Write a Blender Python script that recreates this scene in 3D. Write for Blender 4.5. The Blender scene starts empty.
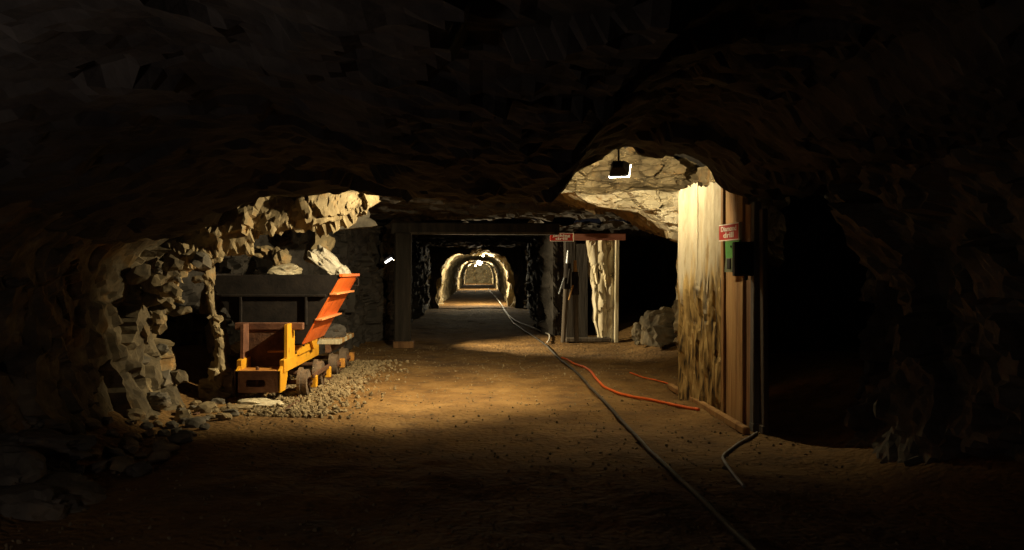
import bpy, bmesh, math, random
from mathutils import Vector as V, Matrix, Euler, noise

# ------------------------------------------------------------------ camera, world, exposure
F = 887.0                                  # focal length in pixels of a 1024 x 550 frame
CAMZ = 1.6
SC = bpy.context.scene
COL = SC.collection
cam_d = bpy.data.cameras.new('camera')
cam_d.sensor_width = 36.0
cam_d.lens = 36.0 * F / 1024.0
cam_d.shift_x = 32.0 / 1024.0
cam_d.shift_y = -5.0 / 1024.0
cam_d.clip_end = 400
cam = bpy.data.objects.new('camera', cam_d)
COL.objects.link(cam)
cam.location = (0, 0, CAMZ)
cam.rotation_euler = (math.radians(90), 0, 0)
SC.camera = cam
SC.view_settings.view_transform = 'Standard'
SC.view_settings.look = 'None'
SC.view_settings.exposure = 0.0
SC.view_settings.gamma = 1.0
SC.view_settings.use_curve_mapping = False
w = bpy.data.worlds.new('world')
SC.world = w
w.use_nodes = True
w.node_tree.nodes['Background'].inputs[0].default_value = (0.0048, 0.0046, 0.0055, 1)
w.node_tree.nodes['Background'].inputs[1].default_value = 1.0

P_FLOOD, P_SPOT, P_TUBE, P_FILL = 145.0, 1000.0, 1600.0, 19.0
P_TUN = (480.0, 500.0, 420.0)
WARM = (1.0, 0.80, 0.46)

R = random.Random(7)


def at(px, py, Y):
    return V(((px - 480) * Y / F, Y, CAMZ - (py - 270) * Y / F))


def fl(px, py):
    Y = CAMZ * F / (py - 270)
    return V(((px - 480) * Y / F, Y, 0))


def smooth(a, b, t):
    t = min(1, max(0, (t - a) / (b - a)))
    return t * t * (3 - 2 * t)


def lerp_tab(tab, x):
    if x <= tab[0][0]:
        return tab[0][1]
    for (a, va), (b, vb) in zip(tab, tab[1:]):
        if x <= b:
            k = (x - a) / (b - a)
            return va + (vb - va) * k
    return tab[-1][1]


def facet(p, s, tilt=1.1):
    q = p * s
    d, pts = noise.voronoi(q)
    c = pts[0]
    r = noise.cell_vector(c * 7.31 + V((3.1, 1.7, 9.2)))
    r2 = noise.cell_vector(c * 5.17 + V((31.1, 11.7, 5.2))) * 2 - V((1, 1, 1))
    return ((r.x - .5) + tilt * (q - c).dot(r2) * .6) / s


def rockn(p, a=1.0):
    """fractured rock relief in metres"""
    return a * (.55 * facet(p, 1.5) + .6 * facet(p, 3.9) + .5 * facet(p, 9.0)
                + .10 * noise.noise(p * 1.1))


# ------------------------------------------------------------------ materials
def mat(name, cols, scale=4.0, detail=6, rough=.85, metal=0.0, bump=.3, bscale=None, stretch=(1, 1, 1),
        spots=None, emit=None, estr=0, distort=0.0, spec=.3, vor=None):
    m = bpy.data.materials.new(name)
    m.use_nodes = True
    nt = m.node_tree
    N, L = nt.nodes, nt.links
    bs = N['Principled BSDF']
    bs.inputs['Roughness'].default_value = rough
    bs.inputs['Metallic'].default_value = metal
    bs.inputs['Specular IOR Level'].default_value = spec
    tc = N.new('ShaderNodeTexCoord')
    mp = N.new('ShaderNodeMapping')
    mp.inputs['Scale'].default_value = stretch
    L.new(tc.outputs['Object'], mp.inputs[0])
    nz = N.new('ShaderNodeTexNoise')
    nz.inputs['Scale'].default_value = scale
    nz.inputs['Detail'].default_value = detail
    nz.inputs['Roughness'].default_value = .62
    nz.inputs['Distortion'].default_value = distort
    L.new(mp.outputs[0], nz.inputs['Vector'])
    cr = N.new('ShaderNodeValToRGB')
    el = cr.color_ramp.elements
    n = len(cols)
    for i, c in enumerate(cols):
        pos = .3 + .4 * i / max(1, n - 1)
        e = el[i] if i < 2 else el.new(pos)
        e.position = pos
        e.color = (*c, 1)
    L.new(nz.outputs['Fac'], cr.inputs[0])
    out = cr.outputs[0]
    if spots:
        sc_, col_, lo, hi = spots
        n2 = N.new('ShaderNodeTexNoise')
        n2.inputs['Scale'].default_value = sc_
        n2.inputs['Detail'].default_value = 8
        n2.inputs['Roughness'].default_value = .65
        L.new(mp.outputs[0], n2.inputs['Vector'])
        r2 = N.new('ShaderNodeValToRGB')
        r2.color_ramp.elements[0].position = lo
        r2.color_ramp.elements[1].position = hi
        L.new(n2.outputs['Fac'], r2.inputs[0])
        mx = N.new('ShaderNodeMix')
        mx.data_type = 'RGBA'
        L.new(r2.outputs[0], mx.inputs['Factor'])
        L.new(out, mx.inputs['A'])
        mx.inputs['B'].default_value = (*col_, 1)
        out = mx.outputs['Result']
    L.new(out, bs.inputs['Base Color'])
    if bump:
        nb = N.new('ShaderNodeTexNoise')
        nb.inputs['Scale'].default_value = bscale or scale * 5
        nb.inputs['Detail'].default_value = 8
        L.new(mp.outputs[0], nb.inputs['Vector'])
        hgt = nb.outputs['Fac']
        if vor:
            vo = N.new('ShaderNodeTexVoronoi')
            vo.inputs['Scale'].default_value = vor
            L.new(mp.outputs[0], vo.inputs['Vector'])
            ad = N.new('ShaderNodeMath')
            ad.operation = 'SUBTRACT'
            L.new(hgt, ad.inputs[0])
            L.new(vo.outputs['Distance'], ad.inputs[1])
            hgt = ad.outputs[0]
        bp = N.new('ShaderNodeBump')
        bp.inputs['Strength'].default_value = bump
        bp.inputs['Distance'].default_value = .03
        L.new(hgt, bp.inputs['Height'])
        L.new(bp.outputs[0], bs.inputs['Normal'])
    if emit:
        bs.inputs['Emission Color'].default_value = (*emit, 1)
        bs.inputs['Emission Strength'].default_value = estr
    return m


M = {}
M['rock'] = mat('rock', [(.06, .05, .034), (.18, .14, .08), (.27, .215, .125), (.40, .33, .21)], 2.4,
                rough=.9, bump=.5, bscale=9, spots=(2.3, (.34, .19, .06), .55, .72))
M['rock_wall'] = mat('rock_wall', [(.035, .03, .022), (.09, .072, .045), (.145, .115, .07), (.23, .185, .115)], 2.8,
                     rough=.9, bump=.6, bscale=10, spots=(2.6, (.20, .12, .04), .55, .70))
M['rock_grey'] = mat('rock_grey', [(.055, .05, .042), (.13, .115, .09), (.21, .185, .145)], 2.6, rough=.9,
                     bump=.5, bscale=9, spots=(1.6, (.25, .17, .09), .56, .75))
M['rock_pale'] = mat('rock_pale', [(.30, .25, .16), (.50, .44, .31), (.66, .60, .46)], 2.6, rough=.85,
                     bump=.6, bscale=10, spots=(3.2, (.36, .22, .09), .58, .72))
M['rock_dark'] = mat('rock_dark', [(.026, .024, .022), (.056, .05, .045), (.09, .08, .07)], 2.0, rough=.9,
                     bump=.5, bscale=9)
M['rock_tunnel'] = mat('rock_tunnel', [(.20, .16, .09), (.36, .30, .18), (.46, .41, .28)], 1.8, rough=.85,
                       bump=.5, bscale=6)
M['dirt'] = mat('dirt', [(.085, .044, .014), (.17, .093, .028), (.25, .146, .050)], 1.3, 9, rough=.92, bump=.7,
                bscale=22, spots=(4.0, (.07, .042, .02), .55, .75), vor=16)
M['gravel'] = mat('gravel', [(.10, .075, .04), (.22, .165, .09), (.34, .27, .16)], 9, rough=.9, bump=.3)
M['whitewash'] = mat('whitewash', [(.40, .34, .22), (.62, .56, .42), (.72, .66, .52)], 3.0, rough=.8, bump=.4,
                     bscale=14, stretch=(1, 1, .35), spots=(4.5, (.26, .18, .08), .58, .68))


def flaking(m):
    # limewash survives on the upper boards; below it has flaked off to ochre, split wood
    nt = m.node_tree
    N, L = nt.nodes, nt.links
    bs = N['Principled BSDF']
    pale = bs.inputs['Base Color'].links[0].from_socket
    tc = [n for n in N if n.type == 'TEX_COORD'][0]
    sep = N.new('ShaderNodeSeparateXYZ')
    L.new(tc.outputs['Object'], sep.inputs[0])
    mp = N.new('ShaderNodeMapping')
    mp.inputs['Scale'].default_value = (1, 1, .22)
    L.new(tc.outputs['Object'], mp.inputs[0])
    nz = N.new('ShaderNodeTexNoise')
    nz.inputs['Scale'].default_value = 7
    nz.inputs['Detail'].default_value = 6
    L.new(mp.outputs[0], nz.inputs['Vector'])
    a = N.new('ShaderNodeMath'); a.operation = 'MULTIPLY_ADD'
    L.new(nz.outputs['Fac'], a.inputs[0])
    a.inputs[1].default_value = 2.6
    L.new(sep.outputs['Z'], a.inputs[2])
    mr = N.new('ShaderNodeMapRange')
    mr.inputs['From Min'].default_value = 2.55
    mr.inputs['From Max'].default_value = 3.05
    L.new(a.outputs[0], mr.inputs['Value'])
    n2 = N.new('ShaderNodeTexNoise')
    n2.inputs['Scale'].default_value = 16
    n2.inputs['Detail'].default_value = 5
    L.new(mp.outputs[0], n2.inputs['Vector'])
    cr = N.new('ShaderNodeValToRGB')
    e = cr.color_ramp.elements
    e[0].position, e[0].color = .36, (.035, .022, .010, 1)
    e[1].position, e[1].color = .62, (.44, .31, .12, 1)
    x = e.new(.48); x.color = (.26, .17, .055, 1)
    L.new(n2.outputs['Fac'], cr.inputs[0])
    mx = N.new('ShaderNodeMix'); mx.data_type = 'RGBA'
    L.new(mr.outputs[0], mx.inputs['Factor'])
    L.new(cr.outputs[0], mx.inputs['A'])
    L.new(pale, mx.inputs['B'])
    L.new(mx.outputs['Result'], bs.inputs['Base Color'])


M['flaking'] = mat('flaking_whitewash', [(.26, .215, .135), (.42, .37, .265), (.50, .45, .34)], 3.0, rough=.8, bump=.5,
                   bscale=12, stretch=(1, 1, .35), spots=(4.5, (.24, .17, .08), .58, .70))
flaking(M['flaking'])
M['wood_brown'] = mat('wood_brown', [(.09, .045, .02), (.20, .105, .045), (.30, .17, .075)], 6, rough=.8, bump=.5,
                      bscale=20, stretch=(1, 1, .12))
M['wood_orange'] = mat('wood_orange', [(.16, .08, .03), (.34, .19, .07), (.44, .27, .11)], 5, rough=.8, bump=.6,
                       bscale=20, stretch=(1, 1, .12))
M['wood_grey'] = mat('wood_grey', [(.06, .055, .05), (.13, .12, .11), (.2, .185, .165)], 6, rough=.85, bump=.5,
                     bscale=20, stretch=(1, 1, .12))
M['wood_dark'] = mat('wood_dark', [(.03, .025, .02), (.07, .055, .042), (.11, .088, .066)], 6, rough=.85, bump=.5,
                     bscale=20, stretch=(1, 1, .12))
M['wood_black'] = mat('wood_black', [(.012, .010, .008), (.026, .021, .017), (.045, .036, .028)], 6, rough=.85, bump=.5,
                      bscale=20, stretch=(1, 1, .12))
M['wood_red'] = mat('wood_red', [(.13, .045, .03), (.23, .085, .055), (.30, .13, .085)], 6, rough=.8, bump=.4,
                    bscale=20, stretch=(.12, 1, 1))
M['wood_pale'] = mat('wood_pale', [(.35, .31, .20), (.5, .45, .32), (.6, .55, .42)], 6, rough=.8, bump=.4,
                     bscale=20, stretch=(1, 1, .12))
M['orange'] = mat('orange_paint', [(.52, .085, .012), (.68, .13, .018), (.74, .16, .025)], 3, rough=.5, bump=.12,
                  spots=(7, (.16, .05, .02), .60, .70), spec=.4)
M['orange_edge'] = mat('orange_lit_edge', [(.62, .22, .07), (.72, .3, .12)], 8, rough=.6, bump=.15)  # paler orange stands for the light falling on the rib tops
M['yellow'] = mat('yellow_paint', [(.55, .25, .012), (.68, .34, .02), (.72, .38, .03)], 3, rough=.5, bump=.12,
                  spots=(6, (.15, .055, .015), .59, .70), spec=.4)
M['yellow_dirty'] = mat('yellow_dirty', [(.30, .12, .03), (.45, .20, .04), (.5, .26, .05)], 4, rough=.65, bump=.15,
                        spots=(7, (.1, .04, .02), .55, .7))
M['rust'] = mat('rust', [(.05, .025, .016), (.10, .05, .028), (.15, .075, .04)], 9, rough=.85, bump=.3)
M['steel_dark'] = mat('steel_dark', [(.010, .009, .009), (.018, .015, .014), (.026, .021, .018)], 6, rough=.85,
                      bump=.1, spec=.12)
M['bumper'] = mat('bumper_shade_brown', [(.09, .040, .025), (.14, .062, .036), (.18, .085, .045)], 5, rough=.75, bump=.2)  # brown darkened to hold the shade of the front and left upright
M['wheel'] = mat('wheel_steel', [(.07, .055, .04), (.14, .10, .07), (.2, .15, .1)], 9, rough=.7, bump=.2)
M['black'] = mat('black_plastic', [(.008, .008, .009), (.014, .014, .016)], 6, rough=.6, bump=.05)
M['green'] = mat('green_paint', [(.07, .30, .05), (.11, .40, .07)], 8, rough=.6, bump=.1)
M['green_dark'] = mat('green_grey', [(.10, .14, .08), (.2, .22, .13)], 8, rough=.7, bump=.1)
M['red_sign'] = mat('red_enamel', [(.42, .022, .014), (.5, .03, .018)], 4, rough=.45, bump=.0)
M['white'] = mat('white_enamel', [(.78, .74, .66), (.85, .82, .75)], 4, rough=.5, bump=0)
M['hose_black'] = mat('hose_black', [(.018, .016, .014), (.05, .042, .034), (.09, .072, .05)], 6, rough=.6, bump=.1)
M['hose_white'] = mat('hose_white', [(.5, .47, .42), (.62, .58, .52)], 6, rough=.6, bump=.1)
M['hose_orange'] = mat('hose_orange', [(.62, .10, .02), (.75, .15, .03)], 6, rough=.5, bump=.05)
M['hose_grey'] = mat('hose_grey', [(.20, .19, .18), (.32, .3, .28)], 6, rough=.55, bump=.05)
M['metal_blue'] = mat('drill_steel', [(.12, .125, .14), (.24, .25, .27)], 8, rough=.4, metal=.7, bump=.1)
M['sheet'] = mat('pale_sheet', [(.5, .45, .36), (.64, .6, .5)], 4, rough=.8, bump=.3)
M['glow'] = mat('lamp_glow', [(1, .9, .7), (1, .9, .7)], 1, bump=0, emit=(1, .88, .62), estr=30)
M['glow_soft'] = mat('lamp_glow_soft', [(1, .9, .7), (1, .9, .7)], 1, bump=0, emit=(1, .93, .75), estr=9)
M['glow_tube'] = mat('tube_glow', [(1, .9, .7), (1, .9, .7)], 1, bump=0, emit=(1, .97, .92), estr=5)


# ------------------------------------------------------------------ helpers
def link(o, parent=None):
    COL.objects.link(o)
    if parent is not None:
        o.parent = parent
    return o


def obj(name, verts, faces, m, parent=None, smooth_=False):
    me = bpy.data.meshes.new(name)
    me.from_pydata([tuple(v) for v in verts], [], faces)
    me.update()
    if smooth_:
        me.polygons.foreach_set('use_smooth', [True] * len(me.polygons))
    me.materials.append(M[m])
    return link(bpy.data.objects.new(name, me), parent)


def from_bm(name, bm, m, parent=None, smooth_=False):
    me = bpy.data.meshes.new(name)
    bmesh.ops.recalc_face_normals(bm, faces=bm.faces)
    bm.to_mesh(me)
    bm.free()
    if smooth_:
        me.polygons.foreach_set('use_smooth', [True] * len(me.polygons))
    me.materials.append(M[m])
    return link(bpy.data.objects.new(name, me), parent)


def tag(o, label=None, cat=None, group=None, kind=None):
    if label:
        o['label'] = label
    if cat:
        o['category'] = cat
    if group:
        o['group'] = group
    if kind:
        o['kind'] = kind
    return o


def thing(name, loc, label, cat, group=None, rz=0.0):
    e = bpy.data.objects.new(name, None)
    COL.objects.link(e)
    e.location = loc
    e.rotation_euler = (0, 0, rz)
    e.empty_display_size = .1
    return tag(e, label, cat, group)


def rotm(rot):
    return Euler(rot).to_matrix().to_4x4() if rot else Matrix.Identity(4)


def bm_box(bm, c, s, rot=None, bev=0.0):
    b = bmesh.new()
    bmesh.ops.create_cube(b, size=1)
    bmesh.ops.scale(b, vec=s, verts=b.verts)
    if bev:
        bmesh.ops.bevel(b, geom=list(b.edges), offset=bev, segments=1, affect='EDGES')
    b.transform(Matrix.Translation(c) @ rotm(rot))
    me = bpy.data.meshes.new('t')
    b.to_mesh(me)
    b.free()
    bm.from_mesh(me)
    bpy.data.meshes.remove(me)


def bm_cyl(bm, a, b, r1, r2=None, seg=16):
    a, b = V(a), V(b)
    r2 = r1 if r2 is None else r2
    d = b - a
    q = d.to_track_quat('Z', 'Y').to_matrix().to_4x4()
    bmesh.ops.create_cone(bm, cap_ends=True, segments=seg, radius1=r1, radius2=r2, depth=d.length,
                          matrix=Matrix.Translation((a + b) / 2) @ q)


def box(name, c, s, m, parent=None, rot=None, bev=.006):
    bm = bmesh.new()
    bm_box(bm, c, s, rot, bev)
    return from_bm(name, bm, m, parent)


def cyl(name, a, b, r1, m, parent=None, r2=None, seg=16):
    bm = bmesh.new()
    bm_cyl(bm, a, b, r1, r2, seg)
    return from_bm(name, bm, m, parent)


def prism(name, pts, h, m, parent=None, axis='Y'):
    """polygon pts (u, w) in XZ extruded along Y, or in XY along Z / YZ along X"""
    def mk(u, w_, t):
        return {'Y': (u, t, w_), 'Z': (u, w_, t), 'X': (t, u, w_)}[axis]
    n = len(pts)
    vs = [mk(u, w_, h[0]) for u, w_ in pts] + [mk(u, w_, h[1]) for u, w_ in pts]
    bm = bmesh.new()
    bv = [bm.verts.new(v) for v in vs]
    bm.faces.new(bv[:n])
    bm.faces.new(bv[n:])
    for i in range(n):
        j = (i + 1) % n
        bm.faces.new((bv[i], bv[j], bv[n + j], bv[n + i]))
    return from_bm(name, bm, m, parent)


def catmull(pts, sub=8):
    pts = [V(p) for p in pts]
    out = []
    for i in range(len(pts) - 1):
        p0, p1, p2, p3 = pts[max(0, i - 1)], pts[i], pts[i + 1], pts[min(len(pts) - 1, i + 2)]
        for k in range(sub):
            t = k / sub
            out.append(.5 * ((2 * p1) + (p2 - p0) * t + (2 * p0 - 5 * p1 + 4 * p2 - p3) * t * t
                             + (3 * p1 - p0 - 3 * p2 + p3) * t ** 3))
    out.append(pts[-1])
    return out


def tube(name, pts, r, m, parent=None, sub=8, seg=8):
    pts = catmull(pts, sub)
    vs, fs = [], []
    for i, p in enumerate(pts):
        d = (pts[min(i + 1, len(pts) - 1)] - pts[max(0, i - 1)]).normalized()
        up = V((0, 0, 1)) if abs(d.z) < .9 else V((1, 0, 0))
        s = d.cross(up).normalized()
        u = s.cross(d)
        for k in range(seg):
            a = 2 * math.pi * k / seg
            vs.append(p + s * math.cos(a) * r + u * math.sin(a) * r)
    for i in range(len(pts) - 1):
        for k in range(seg):
            k2 = (k + 1) % seg
            fs.append((i * seg + k, i * seg + k2, (i + 1) * seg + k2, (i + 1) * seg + k))
    fs.append(tuple(range(seg)))
    fs.append(tuple(range((len(pts) - 1) * seg, len(pts) * seg)))
    return obj(name, vs, fs, m, parent, True)


def grid(name, nu, nv, fn, m, kind='structure', label=None, parent=None):
    vs = [fn(i / nu, j / nv) for j in range(nv + 1) for i in range(nu + 1)]
    fs = [(j * (nu + 1) + i, j * (nu + 1) + i + 1, (j + 1) * (nu + 1) + i + 1, (j + 1) * (nu + 1) + i)
          for j in range(nv) for i in range(nu)]
    o = obj(name, vs, fs, m, parent)
    if kind and parent is None:
        tag(o, label, kind=kind)
    return o


def rock_mesh(size, seed, sub=3, rough=1.0, flat_bottom=True):
    bm = bmesh.new()
    bmesh.ops.create_icosphere(bm, subdivisions=sub, radius=1)
    off = V((seed * 3.77, seed * 1.31, seed * 2.11))
    for v in bm.verts:
        p = v.co.copy()
        d = 1 + rough * (.42 * facet(p + off, 1.0, .9) + .30 * facet(p + off, 2.3) + .12 * facet(p + off, 5))
        # quarried blocks: pull towards a cube
        k = max(abs(p.x), abs(p.y), abs(p.z))
        v.co = p * d * (1 + .30 * (1 / k - 1))
    for v in bm.verts:
        v.co = V((v.co.x * size[0] / 2, v.co.y * size[1] / 2, v.co.z * size[2] / 2))
        if flat_bottom:
            v.co.z = max(v.co.z, -size[2] * .36)
    return bm


def rock(name, loc, size, seed, m='rock_grey', rot=(0, 0, 0), sub=3, parent=None, rough=1.0):
    bm = rock_mesh(size, seed, sub, rough)
    o = from_bm(name, bm, m, parent)
    o.location = loc
    o.rotation_euler = rot
    return o


def floor_z(x, y):
    p = V((x, y, 0))
    z = .05 * noise.noise(p * .55) + .018 * noise.noise(p * 2.3) + .008 * noise.noise(p * 6)
    # rubble apron against the left wall and inside the niche
    lim = lerp_tab([(0, -2.7), (6, -2.7), (8.3, -2.95), (10, -3.15), (12, -3.4), (15, -3.0), (18, -2.3), (24, -2.3)], y)
    z += .42 * smooth(0, 1.3, lim - x)
    # apron on the right
    lr = lerp_tab([(0, 2.6), (6, 2.7), (8.0, 2.9), (9, 3.1), (10, 3.3), (13, 3.0), (16, 2.6), (18, 2.7), (20, 3.2), (30, 2.4)], y)
    z += .38 * smooth(0, 1.6, x - lr)
    # shallow wheel ruts along the drift
    z -= .025 * math.exp(-((x + .75) / .28) ** 2) + .02 * math.exp(-((x - .75) / .25) ** 2)
    if 4 < y < 20:
        z += .02 * facet(V((x, y, 0)), 6) + .012 * facet(V((x, y, 3)), 15)
    return z


# ------------------------------------------------------------------ the mine itself
def f_floor(u, v):
    x = -6.5 + 14.5 * u
    y = -4 + 42 * v
    return (x, y, floor_z(x, y))


tag(grid('floor', 240, 640, f_floor, 'dirt'), 'trodden brown dirt floor of the mine drift')

LIP = [(-6, 1.5), (-3.5, 1.85), (-2.87, 2.06), (-2.15, 2.31), (-1.3, 2.48), (-.6, 2.32), (.7, 2.32), (.95, 2.62), (1.4, 2.80),
       (2.0, 2.76), (2.27, 2.67), (2.5, 2.47), (2.9, 2.36), (4, 2.3), (7, 2.2)]


def f_ceil(u, v):
    x = -6.5 + 14 * u
    y = -4 + 23.5 * v
    lip = lerp_tab(LIP, x)
    near = lip + .14 * smooth(8.6, 7.2, y)
    rec = 2.82 + .42 * smooth(.75, 1.2, x) * smooth(3.6, 2.7, x) * smooth(13.4, 12.4, y)
    rec -= .10 * smooth(13, 16, y)
    z = near + (rec - near) * smooth(8.95, 9.5, y)
    p = V((x, y, 5.0))
    return (x, y, z + rockn(p, .30))


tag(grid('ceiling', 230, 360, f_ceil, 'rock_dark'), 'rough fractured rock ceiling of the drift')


# left wall of the near drift
def f_wl(u, v):
    y = -4 + 14.15 * u
    z = -.2 + 2.9 * v
    base = -3.55 - .25 * math.sin(v * math.pi) + .9 * smooth(.62, 1.0, v) - .15 * smooth(7, 3, y)
    base += .25 * smooth(.35, 0, v)
    p = V((-3.5, y, z))
    return (base + rockn(p, .50), y, z)


tag(grid('wall_left', 260, 70, f_wl, 'rock_wall'), 'dim fractured rock wall along the left of the drift')


# arched rock rib over the opening of the niche
def rib(name, path, rad, m, seed, label, depth=1.0, ns=190, nr=48, amp=.6, taper=0):
    pts = catmull(path, 12)
    n = len(pts)

    def fn(u, v):
        t = u * (n - 1)
        i = min(int(t), n - 2)
        p = pts[i].lerp(pts[i + 1], t - i)
        d = (pts[min(i + 2, n - 1)] - pts[max(0, i - 1)]).normalized()
        s = V((0, 1, 0))
        k = d.cross(s).normalized()
        a = 2 * math.pi * v
        rr = rad * (1 - .62 * taper * smooth(.72, 1, u)) * (1 + .25 * noise.noise(p * 1.3 + V((seed, 0, 0))))
        q = p + k * math.cos(a) * rr + s * math.sin(a) * rr * depth
        nrm = (q - p).normalized()
        return q + nrm * rockn(q + V((seed * 2.3, 0, 0)), amp * (1 - .5 * taper * smooth(.72, 1, u)))
    return tag(grid(name, ns, nr, fn, m), label)


Yr = 10.8
rib('wall_arch', [at(x, y, Yr + dy) for x, y, dy in
                  [(150, 440, 0), (138, 405, -.1), (133, 350, -.1), (142, 300, 0), (163, 262, 0), (205, 236, 0), (262, 219, .12),
                   (318, 206, .30), (350, 200, .42), (376, 191, .55)]], .30, 'rock', 1.0,
    'jagged lamp-lit rock arch over the ore car niche', 1.1, taper=1)


rib('wall_pier', [at(x, y, 10.98) for x, y in [(203, 255), (209, 285), (213, 310), (219, 335), (221, 360), (216, 385), (214, 405)]], .085, 'rock', 5.0,
    'slim jagged rock pier between the arch and the ore car', 1.3, 70, 20, .42)


# loose-jointed blocks standing out of the arch: pieces of the arch itself
arch = bpy.data.objects['wall_arch']
ar = random.Random(12)
jamb = catmull([at(x, y, 10.2) for x, y in [(150, 402), (146, 360), (152, 315), (168, 275), (196, 250), (245, 238), (300, 222), (350, 207)]], 10)
for i in range(60):
    t = .56 * ar.random()
    c = jamb[int(t * (len(jamb) - 1))] + V((ar.gauss(0, .15), ar.uniform(-.55, .35), ar.gauss(0, .10)))
    k = ar.uniform(.10, .30) * (1 - .5 * t)
    rock('block', c, (k * ar.uniform(.8, 1.4), k * 1.2, k * ar.uniform(.6, 1.2)), 300 + i, ar.choice(['rock', 'rock_wall', 'rock_wall', 'rock_grey']),
         (ar.uniform(-.5, .5), ar.uniform(-.5, .5), ar.uniform(0, 6)), 2, arch, 1.2)


# niche behind the arch: back and side walls
def f_niche(u, v):
    tab = [(0, (-4.3, 9.8)), (.18, (-4.9, 11.5)), (.36, (-4.7, 13.6)), (.5, (-3.9, 15.0)), (.7, (-3.0, 16.0)), (.84, (-2.7, 17.4)), (.93, (-2.5, 19.5)), (1, (-1.9, 20.3))]
    x = lerp_tab([(k, a[0]) for k, a in tab], u)
    y = lerp_tab([(k, a[1]) for k, a in tab], u)
    z = -.2 + 3.2 * v
    p = V((x, y, z))
    n = V((.8, -.6, 0)) if u > .36 else V((1, 0, 0))
    return p + n * (rockn(p, .6) - .15 * v)


tag(grid('wall_niche', 170, 62, f_niche, 'rock_dark'), 'rock wall at the back of the ore car niche, coloured dark for its shade')  # niche shade put into the dark rock colour


# rock brow hanging behind the floodlight
def f_brow(u, v):
    x = .55 + 3.6 * u
    zb = lerp_tab([(.5, 2.85), (1.0, 2.72), (1.31, 2.58), (1.65, 2.44), (2.2, 2.36), (2.68, 2.05), (3.2, 1.9), (4.2, 1.6)], x)
    prof = [(0, (11.75, 3.45)), (.22, (11.55, 3.05)), (.40, (11.5, 2.80)), (.47, (11.72, 2.72)), (.53, (11.28, 2.68)),
            (.70, (11.34, zb + .10)), (.78, (11.55, zb)), (1, (14.2, zb + .25))]
    y = lerp_tab([(k, a[0]) for k, a in prof], v)
    z = lerp_tab([(k, a[1]) for k, a in prof], v)
    y += .8
    wob = .07 * noise.noise(V((x * 1.7, 0, 3.3))) + .03 * noise.noise(V((x * 5, 0, 7.1)))
    if .2 < v < .72:
        z += wob
    y += .16 * noise.noise(V((x * 1.6, z * 1.2, 1.0)))
    p = V((x, y, z))
    # long strata: stretch the pattern sideways
    q = V((x * .75, y, z * 1.6))
    n = V((0, -1, 0)) if v < .75 else V((0, 0, -1))
    return p + n * rockn(q + V((9.1, 0, 0)), .75 * (1 - .6 * smooth(.66, .8, v)))


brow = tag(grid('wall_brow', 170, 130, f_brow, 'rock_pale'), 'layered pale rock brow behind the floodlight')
brow.data.materials.append(M['rock'])          # darker tone painted above the pale ledge to imitate the lamp's cutoff
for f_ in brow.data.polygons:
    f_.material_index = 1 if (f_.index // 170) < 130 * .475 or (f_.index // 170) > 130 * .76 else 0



# right wall beyond the plank bulkhead
def f_wr2(u, v):
    tab = [(0, (3.0, 11.3)), (.35, (3.15, 13.2)), (.62, (3.55, 15.6)), (.8, (4.1, 17.4)), (1, (5.4, 19))]
    x = lerp_tab([(k, a[0]) for k, a in tab], u)
    y = lerp_tab([(k, a[1]) for k, a in tab], u)
    z = -.2 + 3.2 * v
    p = V((x, y, z))
    return p + V((-.9, -.3, 0)) * rockn(p, .6)


tag(grid('wall_right_inner', 120, 60, f_wr2, 'rock'), 'rock wall on the right behind the plank bulkhead')


# right wall near the camera with the corner of the side drift
def f_wr(u, v):
    tab = [(0, (3.6, -4)), (.55, (3.75, 6.2)), (.75, (3.62, 8.1)), (.85, (3.95, 9.0)), (1, (5.6, 11.5))]
    x = lerp_tab([(k, a[0]) for k, a in tab], u)
    y = lerp_tab([(k, a[1]) for k, a in tab], u)
    z = -.2 + 2.9 * v
    x += .06 * smooth(.2, .5, v) * smooth(1, .8, v) - .5 * smooth(.6, 1, v) - .25 * smooth(.3, 0, v)
    p = V((x, y, z))
    return p + V((-1, -.25, 0)) * rockn(p, .85)


tag(grid('wall_right', 200, 56, f_wr, 'rock_grey'), 'dark rock wall on the right at the side drift corner')


# end of the side drift on the right
def f_wr3(u, v):
    x = 3.2 + 3.8 * u
    z = -.2 + 3.2 * v
    p = V((x, 13.2, z))
    return p + V((0, -1, 0)) * rockn(p, .6)


tag(grid('wall_side_drift', 50, 40, f_wr3, 'rock_dark'), 'dark rock end of the side drift')


# back of the wide hall: piers left and right of the dark drift
def f_hall_r(u, v):
    tab = [(0, (7.5, 24)), (.2, (4.8, 29)), (.35, (2.6, 29.5)), (.55, (2.3, 21.6)), (.62, (1.75, 21.3)), (.70, (1.55, 21.8)), (1, (1.95, 37.5))]
    x = lerp_tab([(k, a[0]) for k, a in tab], u)
    y = lerp_tab([(k, a[1]) for k, a in tab], u)
    z = -.2 + 3.2 * v
    p = V((x, y, z))
    n = V((0, -1, 0)) if u < .66 else V((-1, 0, 0))
    return p + n * rockn(p, .5)


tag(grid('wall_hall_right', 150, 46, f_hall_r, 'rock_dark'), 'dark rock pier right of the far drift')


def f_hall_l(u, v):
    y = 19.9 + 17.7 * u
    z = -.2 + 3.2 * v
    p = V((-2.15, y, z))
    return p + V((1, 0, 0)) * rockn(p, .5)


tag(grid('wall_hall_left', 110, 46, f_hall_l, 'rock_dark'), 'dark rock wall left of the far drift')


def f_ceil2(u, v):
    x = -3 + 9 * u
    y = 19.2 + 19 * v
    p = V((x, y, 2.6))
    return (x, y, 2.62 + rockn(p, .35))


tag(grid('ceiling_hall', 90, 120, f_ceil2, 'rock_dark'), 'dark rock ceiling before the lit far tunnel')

# lit far tunnel
TC, TW, TY0, TY1 = -.23, 1.62, 37.2, 106.0


def tun_c(y):
    return TC + .0016 * max(0, y - 45) * 1.0


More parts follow.
